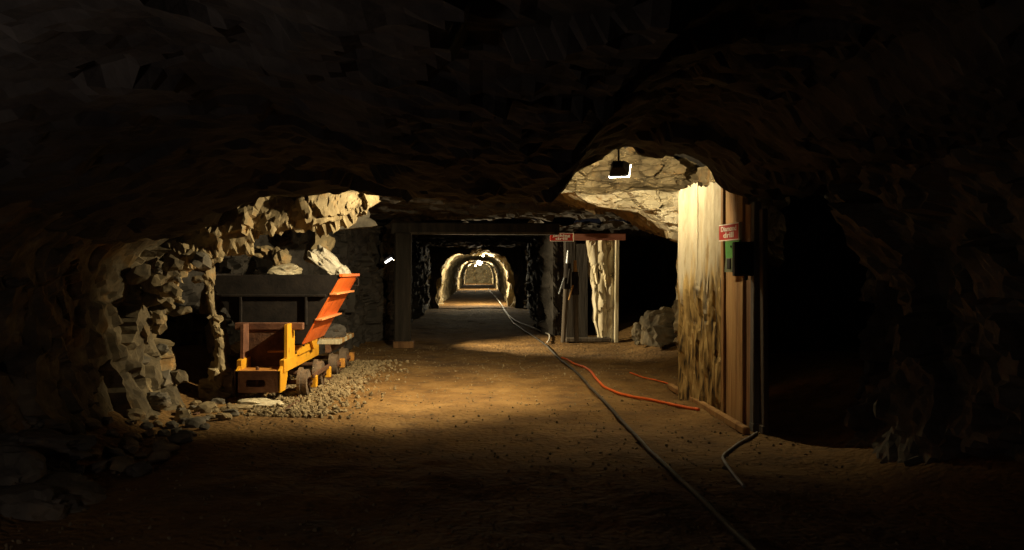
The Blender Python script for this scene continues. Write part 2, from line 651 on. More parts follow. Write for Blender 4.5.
def f_tun(u, v):
    y = TY0 + (TY1 - TY0) * u ** 1.5
    a = math.pi * v
    # flat-sided arch profile
    cx, cz = math.cos(a), math.sin(a)
    k = 1 / max(abs(cx) ** 3.2 + abs(cz) ** 3.2, .0001) ** (1 / 3.2)
    x = tun_c(y) + TW * cx * k
    z = -.1 + 2.52 * cz * k
    p = V((x, y, z))
    n = V((-cx, 0, -cz))
    amp = .55 if y < 41 else .4
    return p + n * rockn(p, amp)


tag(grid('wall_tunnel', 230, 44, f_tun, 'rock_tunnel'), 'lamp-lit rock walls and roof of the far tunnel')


def f_tfloor(u, v):
    x = TC - 1.9 + 3.9 * u
    y = 37 + 92 * v
    return (x, y, floor_z(x, 37) * .3 + .03 + .03 * noise.noise(V((x, y, 0)) * 1.5))


tag(grid('floor_tunnel', 16, 200, f_tfloor, 'dirt'), 'dirt floor of the far tunnel')


# bulkhead of rock around the mouth of the far tunnel
def f_mouth(u, v):
    a = math.pi * v
    cx, cz = math.cos(a), math.sin(a)
    k = 1 / max(abs(cx) ** 3.2 + abs(cz) ** 3.2, .0001) ** (1 / 3.2)
    s = 1 + 1.1 * u
    p = V((TC + TW * cx * k * s, 37.15, -.1 + 2.52 * cz * k * (1 + .7 * u)))
    if u < .05:
        p += V((-cx, 0, -cz)) * rockn(V((p.x, TY0, p.z)), .55)
    else:
        p.y -= abs(rockn(p, .4))
    return p


tag(grid('wall_mouth', 16, 44, f_mouth, 'rock_dark'), 'dark rock face around the mouth of the far tunnel')


def f_tend(u, v):
    x = tun_c(TY1) - 2 + 4 * u
    z = -.3 + 3.3 * v
    p = V((x, TY1 - .5, z))
    return p + V((0, -1, 0)) * rockn(p, .6)


tag(grid('wall_tunnel_end', 24, 20, f_tend, 'rock_tunnel'), 'rock face closing the far end of the tunnel')

# niche wall outcrops, given lighter rock colours to stand for lit patches
niche = bpy.data.objects['wall_niche']
for i, (px, py, Y, sx, sy, sz, m_, rot) in enumerate([
        (213, 300, 12.6, .26, .4, .55, 'rock', (0, .1, 0)), (218, 340, 12.6, .30, .4, .60, 'rock', (0, -.1, .3)),
        (263, 253, 13.6, .30, .4, .22, 'rock', (0, .3, 0)), (280, 258, 13.4, .26, .3, .34, 'rock', (.2, .1, .4)),
        (287, 271, 13.3, .42, .3, .18, 'rock_pale', (0, -.1, .1)), (243, 240, 13.2, .3, .3, .25, 'rock', (0, 0, .2)),
        (347, 220, 14.0, .85, .6, .42, 'rock_grey', (0, -.1, .2)), (318, 252, 13.8, .36, .4, .55, 'rock', (0, .35, .3))]):
    rock('outcrop', at(px, py, Y), (sx, sy, sz), 20 + i, m_, rot, 3, niche, 1.2)

# ------------------------------------------------------------------ floodlight
LP = at(620, 171, 10.65)
aim = V((.966, 2.58, -1.73)).normalized()
fld = thing('floodlight', LP, 'black floodlight seen from behind hanging under the rock brow', 'lamp')
Q = aim.to_track_quat('Z', 'Y').to_matrix().to_4x4()


def flood_part(name, bm, m):
    bm.transform(Q)
    return from_bm(name, bm, m, fld)


bm = bmesh.new()
hs = [(.07, .05, -.13), (.115, .085, -.03), (.118, .088, .0)]
rings = [[bm.verts.new((sx * a, sy * b, z)) for sx, sy in ((-1, -1), (1, -1), (1, 1), (-1, 1))] for a, b, z in hs]
bm.faces.new(rings[0])
for r0, r1 in zip(rings, rings[1:]):
    for k in range(4):
        bm.faces.new((r0[k], r0[(k + 1) % 4], r1[(k + 1) % 4], r1[k]))
flood_part('housing', bm, 'black')
bm = bmesh.new()
bm_box(bm, V((0, 0, .004)), (.246, .186, .012), None, .003)
flood_part('lens', bm, 'glow')
bm = bmesh.new()
for k in range(5):
    bm_box(bm, V((-.06 + .03 * k, 0, -.135)), (.008, .09, .03))
flood_part('cooling_fin', bm, 'black')
bm = bmesh.new()
top = V((-.02, -.02, .32))
bm_cyl(bm, (-.02, -.03, .05), top, .012, seg=8)
from_bm('hanging_rod', bm, 'black', fld)
bm = bmesh.new()
bm_box(bm, (-.02, -.03, .07), (.20, .02, .012))
from_bm('bracket', bm, 'black', fld)


def point(name, loc, power, rad, col=WARM, parent=None):
    d = bpy.data.lights.new(name, 'POINT')
    d.energy = power
    d.color = col
    d.shadow_soft_size = rad
    o = bpy.data.objects.new(name, d)
    o.location = loc
    return link(o, parent)


point('floodlight_beam', aim * .034, P_FLOOD, .015, WARM, fld)


def spot(name, loc, aim_, power, half, blend, rad, parent, col=WARM):
    d = bpy.data.lights.new(name, 'SPOT')
    d.energy = power
    d.color = col
    d.spot_size = math.radians(2 * half)
    d.spot_blend = blend
    d.shadow_soft_size = rad
    o = bpy.data.objects.new(name, d)
    o.location = loc
    o.rotation_euler = V(aim_).to_track_quat('-Z', 'Y').to_euler()
    return link(o, parent)


# second floodlight, up behind the roof lip, turned on the ore car
LB = V((.15, 10.55, 2.71))
aimb = (V((-1.6, 12.0, .35)) - LB).normalized()
fl2 = thing('floodlight', LB, 'floodlight tucked up behind the roof lip and turned on the ore car', 'lamp')
Qb = aimb.to_track_quat('Z', 'Y').to_matrix().to_4x4()
for nm, src in (('housing', None), ('lens', None), ('cooling_fin', None)):
    ref = [c for c in fld.children if c.name.split('.')[0] == nm][0]
    me_ = ref.data.copy()
    me_.transform(Qb @ Q.inverted())
    link(bpy.data.objects.new(nm, me_), fl2)
cyl('hanging_rod', (0, 0, .05), (0, 0, .22), .012, 'black', fl2, seg=8)
lb0 = aimb * .05
spot('floodlight_beam', lb0, aimb, P_SPOT, 73, 1.0, .03, fl2)
# barn door added out of view on the camera side of the lamp cuts the beam off across the floor
gt = V((1, .06, 0)).normalized()
gn = gt.cross(V((0, -1.1, -2.65))).normalized()
gdir = gn.cross(gt).normalized()
if gdir.z > 0:
    gdir = -gdir
if gn.y > 0:
    gn = -gn
bm = bmesh.new()
bm_box(bm, V((0, 0, 0)), (.50, .20, .006))
rm = Matrix((gt, gdir, gn)).transposed().to_4x4()
bm.transform(Matrix.Translation(lb0 + gdir * .08 + gn * .034) @ rm)
from_bm('barn_door', bm, 'black', fl2)




# ------------------------------------------------------------------ plank bulkhead on the right
def plank(name, y0, y1, x, z0, z1, m, parent, th=.06, seed=0, jag=.04, rough_low=0.0, nz=46, ny=9):
    """vertical board in the YZ plane, face towards -X, with split grain and a broken top"""
    def face(yy, zz, side):
        f = 0
        if side < 0:
            g = noise.noise(V((yy * 14 + seed, zz * 1.1, 0))) * .010
            low = rough_low * smooth(1.75, 1.2, zz + .25 * noise.noise(V((yy * 3, zz, seed))))
            f = g + low * (.09 * facet(V((yy * 3.2, zz * .9, 0)), 2.6) + .06 * noise.noise(V((yy * 11, zz * 1.6, 5))))
        return x + (th if side > 0 else -abs(f) if low_in(f) else f)
    def low_in(f):
        return False
    vs, fs = [], []
    for side in (-1, 1):
        for j in range(nz + 1):
            for i in range(ny + 1):
                yy = y0 + (y1 - y0) * i / ny
                zt = z1 + jag * noise.noise(V((yy * 9, seed * 3.0, 1.0))) + .5 * jag * noise.noise(V((yy * 31, seed, 4)))
                zz = z0 + (zt - z0) * j / nz
                vs.append((face(yy, zz, side), yy, zz))
    W_ = ny + 1
    o2 = (nz + 1) * W_
    for j in range(nz):
        for i in range(ny):
            a = j * W_ + i
            fs.append((a, a + W_, a + W_ + 1, a + 1))
            a += o2
            fs.append((a, a + 1, a + W_ + 1, a + W_))
    for j in range(nz):
        for i in (0, ny):
            a = j * W_ + i
            fs.append((a, a + W_, a + W_ + o2, a + o2))
    for i in range(ny):
        for j in (0, nz):
            a = j * W_ + i
            fs.append((a, a + 1, a + 1 + o2, a + o2))
    bm = bmesh.new()
    bv = [bm.verts.new(v) for v in vs]
    for f_ in fs:
        bm.faces.new([bv[k] for k in f_])
    return from_bm(name, bm, m, parent)


BX = 2.62
blk = thing('plank_bulkhead', (2.707, 9.92, 0), 'pale whitewashed plank wall with flaking lower half under the floodlight', 'wall',
            rz=math.radians(11.2))


def bl(y):
    return (y - 9.80) * 1.19 / 1.56


ys = [9.80, 10.20, 10.62, 10.98, 11.36]
tops = [2.60, 2.58, 2.63, 2.60]
for i in range(4):
    plank('plank', bl(ys[i] + .0007), bl(ys[i + 1] - .0007), .003 * (i % 2), -.05, tops[i], 'flaking', blk, .06, i + 1, .05,
          1.0, 60, 12)
box('back_rail', (.11, bl(10.58), 1.9), (.08, 1.1, .14), 'wood_brown', blk)
box('back_rail', (.11, bl(10.58), .6), (.08, 1.1, .14), 'wood_brown', blk)
# corner batten: bright edge board
plank('corner_batten', -.06, -.004, -.015, -.05, 2.64, 'wood_orange', blk, .10, 9, .05, 0, 20, 2)

brn = thing('timber_bulkhead', (BX + .09, 9.4, 0), 'brown board wall nearest the camera on the right behind the red sign', 'wall')
for i, (y0, y1, z1, x, m_) in enumerate([(9.42, 9.84, 2.50, .02, 'wood_orange'), (9.16, 9.41, 2.38, .0, 'wood_orange'),
                                         (8.98, 9.15, 2.26, .03, 'wood_brown')]):
    plank('plank', y0 - 9.4, y1 - 9.4, x, -.05, z1, m_, brn, .06, 20 + i, .05, 0, 24, 4)
for i, (px, Y, z1, wd) in enumerate([(755.5, 8.86, 2.28, .07), (764, 8.70, 2.2, .05)]):
    q = at(px, 270, Y)
    p_ = thing('timber_post', (q.x, Y, 0), ['grey weathered timber post at the near end of the brown boards',
                                           'thin dark timber post at the edge of the side drift'][i], 'post')
    bm = bmesh.new()
    bm_box(bm, V((0, 0, z1 / 2 - .03)), (wd, .12, z1 + .06), (0, .006 * (1 - 2 * i), 0), .01)
    from_bm('shaft', bm, ['wood_grey', 'wood_dark'][i], p_)
    bm = bmesh.new()
    bm_box(bm, V((0, 0, .03)), (wd + .02, .14, .10), None, .01)
    from_bm('foot_block', bm, ['wood_grey', 'wood_dark'][i], p_)


def text_part(name, body, size, loc, rot, m, parent, align='CENTER'):
    c = bpy.data.curves.new(name, 'FONT')
    c.body = body
    c.size = size
    c.align_x = align
    c.align_y = 'CENTER'
    c.extrude = .0006
    c.offset = size * .025
    c.materials.append(M[m])
    tmp = bpy.data.objects.new(name + '_t', c)
    COL.objects.link(tmp)
    dg = bpy.context.evaluated_depsgraph_get()
    me = bpy.data.meshes.new_from_object(tmp.evaluated_get(dg))
    bpy.data.objects.remove(tmp)
    o = bpy.data.objects.new(name, me)
    if not me.materials:
        me.materials.append(M[m])
    o.location = loc
    o.rotation_euler = rot
    return link(o, parent)


def sign(loc, wd, ht, rz, l1, l2, label, ry=0.0):
    s = thing('red_sign', loc, label, 'sign', rz=rz)
    s.rotation_euler = (0, ry, rz)
    box('panel', (0, 0, 0), (wd, .012, ht), 'red_sign', s, None, .002)
    t = .03 * ht + .004
    for zz in (-1, 1):
        box('border', V((0, -.007, zz * (ht / 2 - t / 2))), (wd, .004, t), 'white', s, None, 0)
    box('edge_strip', (wd / 2 + .012, .004, 0), (.02, .03, ht * 1.03), 'wood_pale', s, None, .002)
    for body, k_, zz, wmax in ((l1, .42, .20, .78), (l2, .44, -.18, .52)):
        t_ = text_part('lettering', body, ht * k_, (0, -.008, ht * zz), (math.pi / 2, 0, 0), 'white', s)
        xs = [v.co.x for v in t_.data.vertices]
        t_.scale = (wd * wmax / (max(xs) - min(xs)), 1, 1)
    return s


sign(V((2.668, 9.50, 2.005)), .60, .178, math.radians(-86), 'Diamond', 'drill',
     'small red sign with white lettering beside the whitewashed planks', 0.0)

# black box and green bracket
bb = thing('switch_box', at(743, 259, 8.85), 'black box fixed to the brown boards below the red sign', 'box')
box('body', (0, 0, 0), (.19, .09, .34), 'black', bb, None, .008)
box('lid', (0, -.05, 0), (.165, .02, .31), 'black', bb, None, .006)
cyl('cable_gland', (.03, 0, -.16), (.03, 0, -.21), .018, 'black', bb)
box('mounting_plate', (.04, .10, 0), (.09, .13, .24), 'steel_dark', bb, None, .004)
gg = thing('green_tool', V((2.655, 9.33, at(0, 256, 9.33).z)), 'bright green painted tool hanging between red sign and black box', 'tool',
           rz=math.radians(-86))
prism('blade', [(-.19, .16), (.22, .16), (.14, -.02), (-.17, -.02)], (-.012, .012), 'green', gg)
prism('handle', [(-.15, -.02), (.10, -.02), (.04, -.17), (-.19, -.17)], (-.02, .02), 'green_dark', gg)
box('grip', (-.04, -.024, -.08), (.10, .012, .11), 'black', gg, None, .004)
cyl('peg', (0, -.02, .10), (0, .06, .10), .012, 'steel_dark', gg)

# low sill timber along the foot of the bulkhead
sl = [fl(672, 388), fl(750, 434)]
d_ = sl[1] - sl[0]
mid = (sl[0] + sl[1]) / 2
s_ = box('floor_sill', (0, 0, 0), (.07, d_.length, .08), 'wood_orange', None, (0, 0, math.atan2(-d_.x, d_.y)), .012)
s_.location = (mid.x - .03, mid.y, floor_z(mid.x, mid.y) + .02)
tag(s_, 'narrow timber sill lying along the foot of the plank wall', 'timber')

# ------------------------------------------------------------------ portal timbers at the end of the lit hall
pt = thing('portal_post', (-1.60, 18.4, 0), 'dark squared timber post left of the far drift', 'post')
bm = bmesh.new()
bm_box(bm, V((0, 0, 1.17)), (.34, .30, 2.42), (0, .01, 0), .03)
from_bm('shaft', bm, 'wood_black', pt)
box('foot_block', (.02, -.02, .05), (.42, .38, .16), 'wood_brown', pt, None, .02)
ln = thing('portal_lintel', (0, 18.5, 2.38), 'dark timber lintel spanning above the far drift', 'beam')
bm = bmesh.new()
bm_box(bm, V((-.1, 0, .08)), (3.5, .28, .24), (0, .004, 0), .02)
from_bm('beam', bm, 'wood_black', ln)
box('edge_board', (-.1, -.15, -.02), (3.3, .03, .05), 'wood_dark', ln, None, .005)

# lamp fixed to the rear of the post
lt = thing('wall_lamp', at(388.5, 260.5, 18.9), 'small bright tube lamp behind the left timber post', 'lamp')
cyl('tube', (-.07, 0, -.045), (.07, 0, .045), .022, 'glow_tube', lt, seg=10)
box('reflector', (-.01, .07, .02), (.22, .03, .12), 'steel_dark', lt, (0, -.57, 0), .004)
cyl('arm', (.0, .08, .02), (.30, -.30, .03), .014, 'black', lt, seg=8)
spot('wall_lamp_light', (.05, -.03, -.03), (1, -.03, -.17), P_TUBE, 46, .8, .04, lt)

# ------------------------------------------------------------------ sheltered frame with pale column, right centre
FY = 19.6
bf = thing('timber_shelter', (2.4, FY, 0), 'timber frame with reddish lintel and pale flaking boards', 'frame')


def bx(px, Y=FY):
    return at(px, 270, Y).x - 2.4


box('lintel', (bx(597), 0, at(0, 237, FY).z), ((bx(626) - bx(570)), .3, .15), 'wood_red', bf, (0, .0, 0), .015)
for i, (a, b, dy, m_) in enumerate([(591, 599, .10, 'whitewash'), (598.5, 607, .02, 'rock_pale'), (606.5, 615, .08, 'whitewash')]):
    nx, nz = 7, 44
    x0, x1 = bx(a), bx(b)
    def fn(u, v, x0=x0, x1=x1, dy=dy, i=i):
        x = x0 + (x1 - x0) * u
        z = 2.3 * v
        x += .05 * noise.noise(V((z * 3, i * 5.0, 0))) + (.10 * v * (1 - u) * (-1) if i == 0 else 0) + .14 * (1 - v) * (1 - u) * (i == 0)
        y = dy + .16 * facet(V((x * 2.4, i * 3.0, z * 1.1)), 2.0) - .05 * math.sin(u * math.pi)
        return (x, y, z)
    def fn2(u, v, fn=fn):
        # closed board: front 0..0.5, back 0.5..1
        if u <= .5:
            return fn(u * 2, v)
        x, y, z = fn(2 - u * 2, v)
        return (x, y + .14, z)
    grid('board', 16, nz, fn2, m_, None, None, bf)
bm = bmesh.new()
bm_box(bm, V((bx(616.3), -.05, 1.1)), (.085, .10, 2.36), (0, .012, 0), .01)
from_bm('corner_post', bm, 'wood_pale', bf)
bm = bmesh.new()
bm_box(bm, V((bx(571), .15, 1.12)), (.26, .22, 2.3), (0, -.01, 0), .03)
from_bm('left_post', bm, 'wood_black', bf)
bm = bmesh.new()
bm_box(bm, V((bx(583), .6, 1.1)), (.36, .05, 2.2), None, .01)
from_bm('back_board', bm, 'wood_black', bf)
box('sill', (bx(588), .05, .06), (1.0, .3, .10), 'wood_dark', bf, None, .02)

sign(at(561.5, 237.2, 19.35), .50, .18, math.radians(3), 'Jackleg', 'drill',
     'wide red sign with white lettering at the left end of the lintel')


def rock_drill(loc, label, lean, m_, L_):
    t = thing('rock_drill', loc, label, 'drill')
    tilt = Euler((0, lean, 0)).to_matrix()
    def q(x, y, z):
        return tilt @ V((x, y, z))
    cyl('feed_leg', q(0, 0, .0), q(0, 0, L_ * .62), .05, 'wood_dark', t, .06, 12)
    cyl('body', q(0, 0, L_ * .58), q(0, 0, L_ * .86), .085, 'steel_dark', t, .07, 12)
    cyl('chuck', q(0, 0, L_ * .86), q(0, 0, L_), .05, m_, t, .035, 12)
    cyl('handle', q(-.06, -.08, L_ * .70), q(-.16, -.10, L_ * .52), .022, m_, t, .018, 8)
    cyl('hose_coupling', q(.05, -.07, L_ * .80), q(.02, -.09, L_ * .64), .03, 'steel_dark', t, .026, 8)
    return t


rock_drill((at(566, 270, 19.2).x - .06, 19.25, .03), 'steel rock drill with bright fittings leaning on the left post', .06, 'metal_blue', 2.0)
rock_drill((at(577, 270, 19.2).x, 19.3, .03), 'rock drill with an orange tip standing inside the frame', -.02, 'wood_orange', 1.78)

# ------------------------------------------------------------------ ore car
CX = -2.66
car = thing('ore_car', (CX, 10.6, 0), 'orange and yellow ore car with a dark tapered hopper', 'mine car')
Z0 = .02                                     # rail top offset


def cy(y):
    return y - 10.6


# hopper: V body between y = 11.4 and 13.0
def hopper_plate(name, a, b, th, m, parent=car):
    """plate spanned between two edges (each a pair of points) with thickness th"""
    pts = [V(a[0]), V(a[1]), V(b[1]), V(b[0])]
    n = (pts[1] - pts[0]).cross(pts[3] - pts[0]).normalized() * th
    vs = pts + [p + n for p in pts]
    bm = bmesh.new()
    bv = [bm.verts.new(v) for v in vs]
    for f_ in ((0, 1, 2, 3), (4, 5, 6, 7), (0, 1, 5, 4), (1, 2, 6, 5), (2, 3, 7, 6), (3, 0, 4, 7)):
        bm.faces.new([bv[k] for k in f_])
    return from_bm(name, bm, m, parent)


yn, yf = cy(11.45), cy(13.0)
TOPX, BOTX, TZ, BZ = .86, .36, 1.50, .62
for s in (1, -1):
    sp = hopper_plate('side_plate', [(s * BOTX, yn, BZ), (s * BOTX, yf, BZ)], [(s * TOPX, yn, TZ), (s * TOPX, yf, TZ)],
                      .02, 'orange' if s > 0 else 'steel_dark')  # left plate, ribs and rim coloured dark to stand for the shaded side
    nrm = V((TZ - BZ, 0, -(TOPX - BOTX))).normalized()
    for k, zz in enumerate((1.26, .93)):
        tt = (zz - BZ) / (TZ - BZ)
        x = s * (BOTX + (TOPX - BOTX) * tt)
        bm = bmesh.new()
        bm_box(bm, V((x + s * .045, (yn + yf) / 2, zz)), (.10, yf - yn + .04, .025), (0, 0, 0), .003)
        from_bm('rib', bm, 'orange_edge' if s > 0 else 'steel_dark', sp)
    bm = bmesh.new()
    bm_box(bm, V((s * (TOPX + .01), (yn + yf) / 2, TZ)), (.05, yf - yn + .05, .04), None, .004)
    from_bm('rim', bm, 'orange' if s > 0 else 'steel_dark', sp)
    bm = bmesh.new()
    xh = s * (TOPX - .03)
    bm_cyl(bm, (xh + s * .06, yf - .10, TZ - .05), (xh + s * .06, yf - .10, TZ - .16), .012, seg=6)
    bm_cyl(bm, (xh + s * .06, yf - .10, TZ - .05), (xh, yf - .10, TZ - .05), .012, seg=6)
    bm_cyl(bm, (xh + s * .06, yf - .10, TZ - .16), (xh - s * .03, yf - .10, TZ - .16), .012, seg=6)
    from_bm('lifting_loop', bm, 'steel_dark', sp)
for yy in (yn, yf):
    e = prism('end_plate', [(-BOTX, BZ), (BOTX, BZ), (TOPX, TZ), (-TOPX, TZ)], (yy - .012, yy + .012), 'steel_dark', car)
    fy = -1 if yy == yn else 1
    bm = bmesh.new()
    bm_box(bm, V((0, yy + fy * .03, 1.24)), (1.35, .04, .03), None, .004)
    from_bm('stiffener', bm, 'steel_dark', e)
    for sx in (-.42, .42):
        box('upright_stiffener', V((sx, yy + fy * .03, 1.05)), (.03, .04, .38), 'steel_dark', e, None, .004)
hopper_plate('floor_plate', [(-BOTX, yn, BZ), (-BOTX, yf, BZ)], [(BOTX, yn, BZ), (BOTX, yf, BZ)], .02, 'steel_dark')
# rocker cradle under the hopper
for yy in (cy(11.55), cy(12.85)):
    prism('rocker', [(.36 * math.cos(a), .66 + .24 * math.sin(a)) for a in [math.pi + math.pi * k / 12 for k in range(13)]],
          (yy - .04, yy + .04), 'yellow_dirty', car)
# chassis
for s in (1, -1):
    box('side_sill', (s * .26, cy(11.9), .40), (.06, 2.3, .16), 'yellow', car, None, .006)
    up = prism('upright', [(cy(10.90), .34), (cy(11.36), .34), (cy(11.36), .72), (cy(11.30), .90), (cy(10.92), .90)],
               (s * .27 - .018, s * .27 + .018), 'yellow' if s > 0 else 'bumper', car, 'X')  # left upright browned because it stands in shade
    prism('bracket', [(cy(11.5), .47), (cy(11.72), .72), (cy(12.35), .72), (cy(12.5), .47)], (s * .30 - .02, s * .30 + .02),
          'yellow', car, 'X')
    prism('gusset', [(cy(11.95), .72), (cy(12.55), .98), (cy(12.75), .98), (cy(12.5), .47), (cy(12.3), .47)],
          (s * .345 - .015, s * .345 + .015), 'yellow', car, 'X')
    cyl('bolt', (s * .315, cy(11.62), .60), (s * .36, cy(11.62), .60), .03, 'rust', car, seg=8)
box('cross_plate', (0, cy(11.22), .86), (.86, .10, .09), 'bumper', car, None, .008)
box('front_panel', (0, cy(11.20), .58), (.50, .03, .50), 'rust', car, None, .004)
box('step_plate', (.14, cy(11.02), .56), (.22, .10, .02), 'yellow_dirty', car, None, .004)
# bumper with coupling slot: four bars around an opening
bump_y = cy(10.66)
bmp = prism('bumper', [(-.27, .10), (.25, .10), (.26, .36), (-.28, .36)], (cy(10.62), cy(10.70)), 'bumper', car)
bool_ = bmp.modifiers
bm = bmesh.new()
bm_box(bm, V((-.03, bump_y, .21)), (.24, .3, .085), None, .02)
cut = from_bm('slot_cut', bm, 'rust', None)
bpy.context.view_layer.update()
cut.location = car.location
md = bmp.modifiers.new('slot', 'BOOLEAN')
md.object = cut
md.operation = 'DIFFERENCE'
md.solver = 'EXACT'
bpy.context.view_layer.update()
dg = bpy.context.evaluated_depsgraph_get()
me = bpy.data.meshes.new_from_object(bmp.evaluated_get(dg))
bmp.modifiers.clear()
bmp.data = me
bpy.data.objects.remove(cut)
box('bumper_back', (-.01, cy(10.95), .18), (.5, .06, .2), 'rust', car, None, .004)
box('platform', (-.01, cy(10.86), .352), (.52, .44, .02), 'yellow_dirty', car, None, .004)
for s in (1, -1):
    prism('bumper_side', [(cy(10.62), .10), (cy(10.62), .36), (cy(11.02), .50), (cy(11.02), .26), (cy(10.9), .10)],
          (s * .255 - .015, s * .255 + .015), 'yellow', car, 'X')
cyl('coupling_pin', (-.03, cy(10.72), .10), (-.03, cy(10.72), .40), .022, 'rust', car, seg=8)


def wheel(parent, x, y, s, r=.165):
    bm = bmesh.new()
    bm_cyl(bm, (x - s * .065, y, r), (x - s * .028, y, r), r + .022, seg=28)
    bm_cyl(bm, (x - s * .03, y, r), (x + s * .05, y, r), r, r * .985, seg=28)
    o = from_bm('wheel', bm, 'wheel', parent)
    bm = bmesh.new()
    bm_cyl(bm, (x + s * .04, y, r), (x + s * .075, y, r), r * .42, r * .36, 16)
    from_bm('hub', bm, 'rust', o)
    return o


GA = .46
for yy in (11.12, 12.14):
    for s in (1, -1):
        wheel(car, s * GA, cy(yy), s)
        box('axle_box', (s * (GA + .11), cy(yy) + .05, .17), (.08, .10, .15), 'yellow', car, None, .01)
    cyl('axle', (-GA - .1, cy(yy), .165), (GA + .1, cy(yy), .165), .03, 'rust', car, seg=10)
for s in (1, -1):
    box('truck_bar', (s * (GA + .12), cy(11.63), .25), (.03, 1.2, .05), 'rust', car, None, .004)

# flat car behind
fc = thing('flat_car', (CX, 13.9, 0), 'low flat car with tan plank deck coupled behind the ore car', 'mine car')
for k in range(6):
    box('deck_plank', (0, -.62 + .25 * k, .50), (1.16, .235, .07), 'wood_orange' if k % 2 else 'wood_pale', fc, (0, 0, .008 * (k - 2)), .006)
for s in (1, -1):
    box('side_sill', (s * .40, 0, .40), (.08, 1.5, .12), 'rust', fc, None, .006)
for yy in (-.5, .5):
    for s in (1, -1):
        wheel(fc, s * GA, yy, s, .15)
        box('axle_box', (s * (GA + .11), yy + .05, .16), (.08, .10, .14), 'yellow_dirty', fc, None, .01)
    cyl('axle', (-GA - .1, yy, .15), (GA + .1, yy, .15), .03, 'rust', fc, seg=10)
cg = rock('load_stone', V((CX + .35, 13.75, .64)), (.42, .35, .26), 71, 'rock_dark', (0, 0, .4))
tag(cg, 'dark lump of ore on the flat car deck', 'rock')

# track
tr = thing('mine_track', (CX, 12.8, 0), 'narrow rail track with timber sleepers under the ore car', 'track')
for s in (1, -1):
    bm = bmesh.new()
    bm_box(bm, V((s * GA, 0, -.012)), (.045, 6.2, .03), None, .004)
    bm_box(bm, V((s * GA, 0, -.045)), (.018, 6.2, .05))
    bm_box(bm, V((s * GA, 0, -.075)), (.09, 6.2, .02))
    from_bm('rail', bm, 'rust', tr)
for k in range(10):
    box('sleeper', (R.uniform(-.03, .03), -2.9 + .64 * k, -.115), (1.25, .16, .08), 'wood_dark', tr, (0, 0, R.uniform(-.05, .05)), .01)
for t_ in (car, fc, tr):
    t_.location.z = .03
tr.location.z = .026
cg.location.z += .01

# pale slab behind hopper
ps = rock('pale_slab', at(328, 264, 13.35), (.62, .5, .30), 5, 'sheet', (0, math.radians(38), .2), 4, None, .8)
tag(ps, 'pale smooth rock slab leaning above the far end of the hopper', 'rock')
ps2 = rock('pale_slab', at(343, 273, 13.25), (.22, .3, .22), 6, 'sheet', (0, .5, 0), 3, None, .8)
tag(ps2, 'small pale stone resting at the top of the orange plate', 'rock')

# ------------------------------------------------------------------ pipe, hoses, cables
def ground(pts, r, lift=0.0):
    out = catmull([fl(*a) for a in pts], 12)
    hs = [(.08 if p.y > 38 else max(floor_z(p.x + d, p.y + e) for d in (-.03, 0, .03) for e in (-.05, 0, .05))) for p in out]
    for i, p in enumerate(out):
        near = hs[max(0, i - 3):i + 4]
        p.z = .5 * max(near) + .5 * sum(near) / len(near) + r * .9 + lift
    return out


tag(tube('drift_pipe', ground([(488, 289.5), (493, 296), (500, 305), (507, 315), (515, 325), (530, 336), (545, 345.5), (560, 360),
                               (590, 388), (625, 428), (660, 464), (700, 503), (745, 548), (770, 575)], .019), .019, 'hose_black', None, 1),
    'long dark air hose running down the middle of the drift', 'hose')
tag(tube('white_cable', ground([(494, 297), (503, 309), (511, 319), (522, 325), (533, 330), (543, 333.5), (549, 337), (549.5, 341), (547.5, 344.5)],
                               .02, .02), .02, 'hose_white', None, 1),
    'pale cable branching off the hose and curling on the floor', 'cable')
tag(tube('orange_hose', ground([(562, 358), (567, 360), (572, 363), (582, 368), (590, 374), (597, 381), (605, 387), (618, 392), (640, 399.5),
                                (670, 406.5), (699, 411.5)], .018), .018, 'hose_orange', None, 1),
    'orange hose snaking over the lit floor towards the planks', 'hose')
tag(tube('red_cable', ground([(630, 375.5), (642, 379), (655, 381.5), (668, 384), (676, 387)], .011), .011, 'hose_orange', None, 1),
    'thin red cable ending at the foot of the plank wall', 'cable')
tag(tube('grey_hose', ground([(757, 434), (745, 441), (733, 448), (724, 455.5), (724, 463), (731, 473), (739, 483), (744, 490)], .013), .013, 'hose_grey', None, 1),
    'grey hose curling out on the dark floor by the post', 'hose')

# ------------------------------------------------------------------ rocks lying about
def put_rock(px, py, Y, size, seed, m_, rot, label, name='boulder', group=None, sub=4):
    p = at(px, py, Y)
    o = rock(name, p, size, seed, m_, rot, sub)
    return tag(o, label, 'rock', group)


pile = [
    (38, 512, 5.75, (.62, .55, .32), 'rock_grey', (0, .05, .2), 'block-shaped grey rock lowest in the pile, nearest the camera on the left'),
    (68, 491, 6.1, (.58, .5, .16), 'rock_grey', (.1, .28, .3), 'flat slab tipping down to the right at the front of the rock pile'),
    (8, 488, 6.0, (.50, .55, .50), 'rock_grey', (.2, .1, .5), 'rounded upright rock at the left picture edge in the pile'),
    (42, 470, 6.5, (.60, .5, .24), 'rock_dark', (0, .1, .1), 'dark flat rock in the middle of the left rock pile'),
    (46, 445, 6.8, (.70, .5, .22), 'rock_grey', (0, .12, -.1), 'long flat slab on top of the left rock pile'),
    (10, 452, 6.7, (.5, .5, .30), 'rock_grey', (0, .0, .7), 'grey slab at the upper left of the rock pile'),
    (75, 512, 6.0, (.30, .3, .18), 'rock_dark', (0, .2, .7), 'small dark stone under the tipping slab'),
    (20, 425, 7.2, (.45, .4, .25), 'rock_grey', (0, 0, .4), 'small rock wedged between the pile and the left wall'),
]
for i, (px, py, Y, s_, m_, rt, lb) in enumerate(pile):
    put_rock(px, py, Y, tuple(.88 * q for q in s_), 40 + i, m_, rt, lb, group='rock pile at lower left')
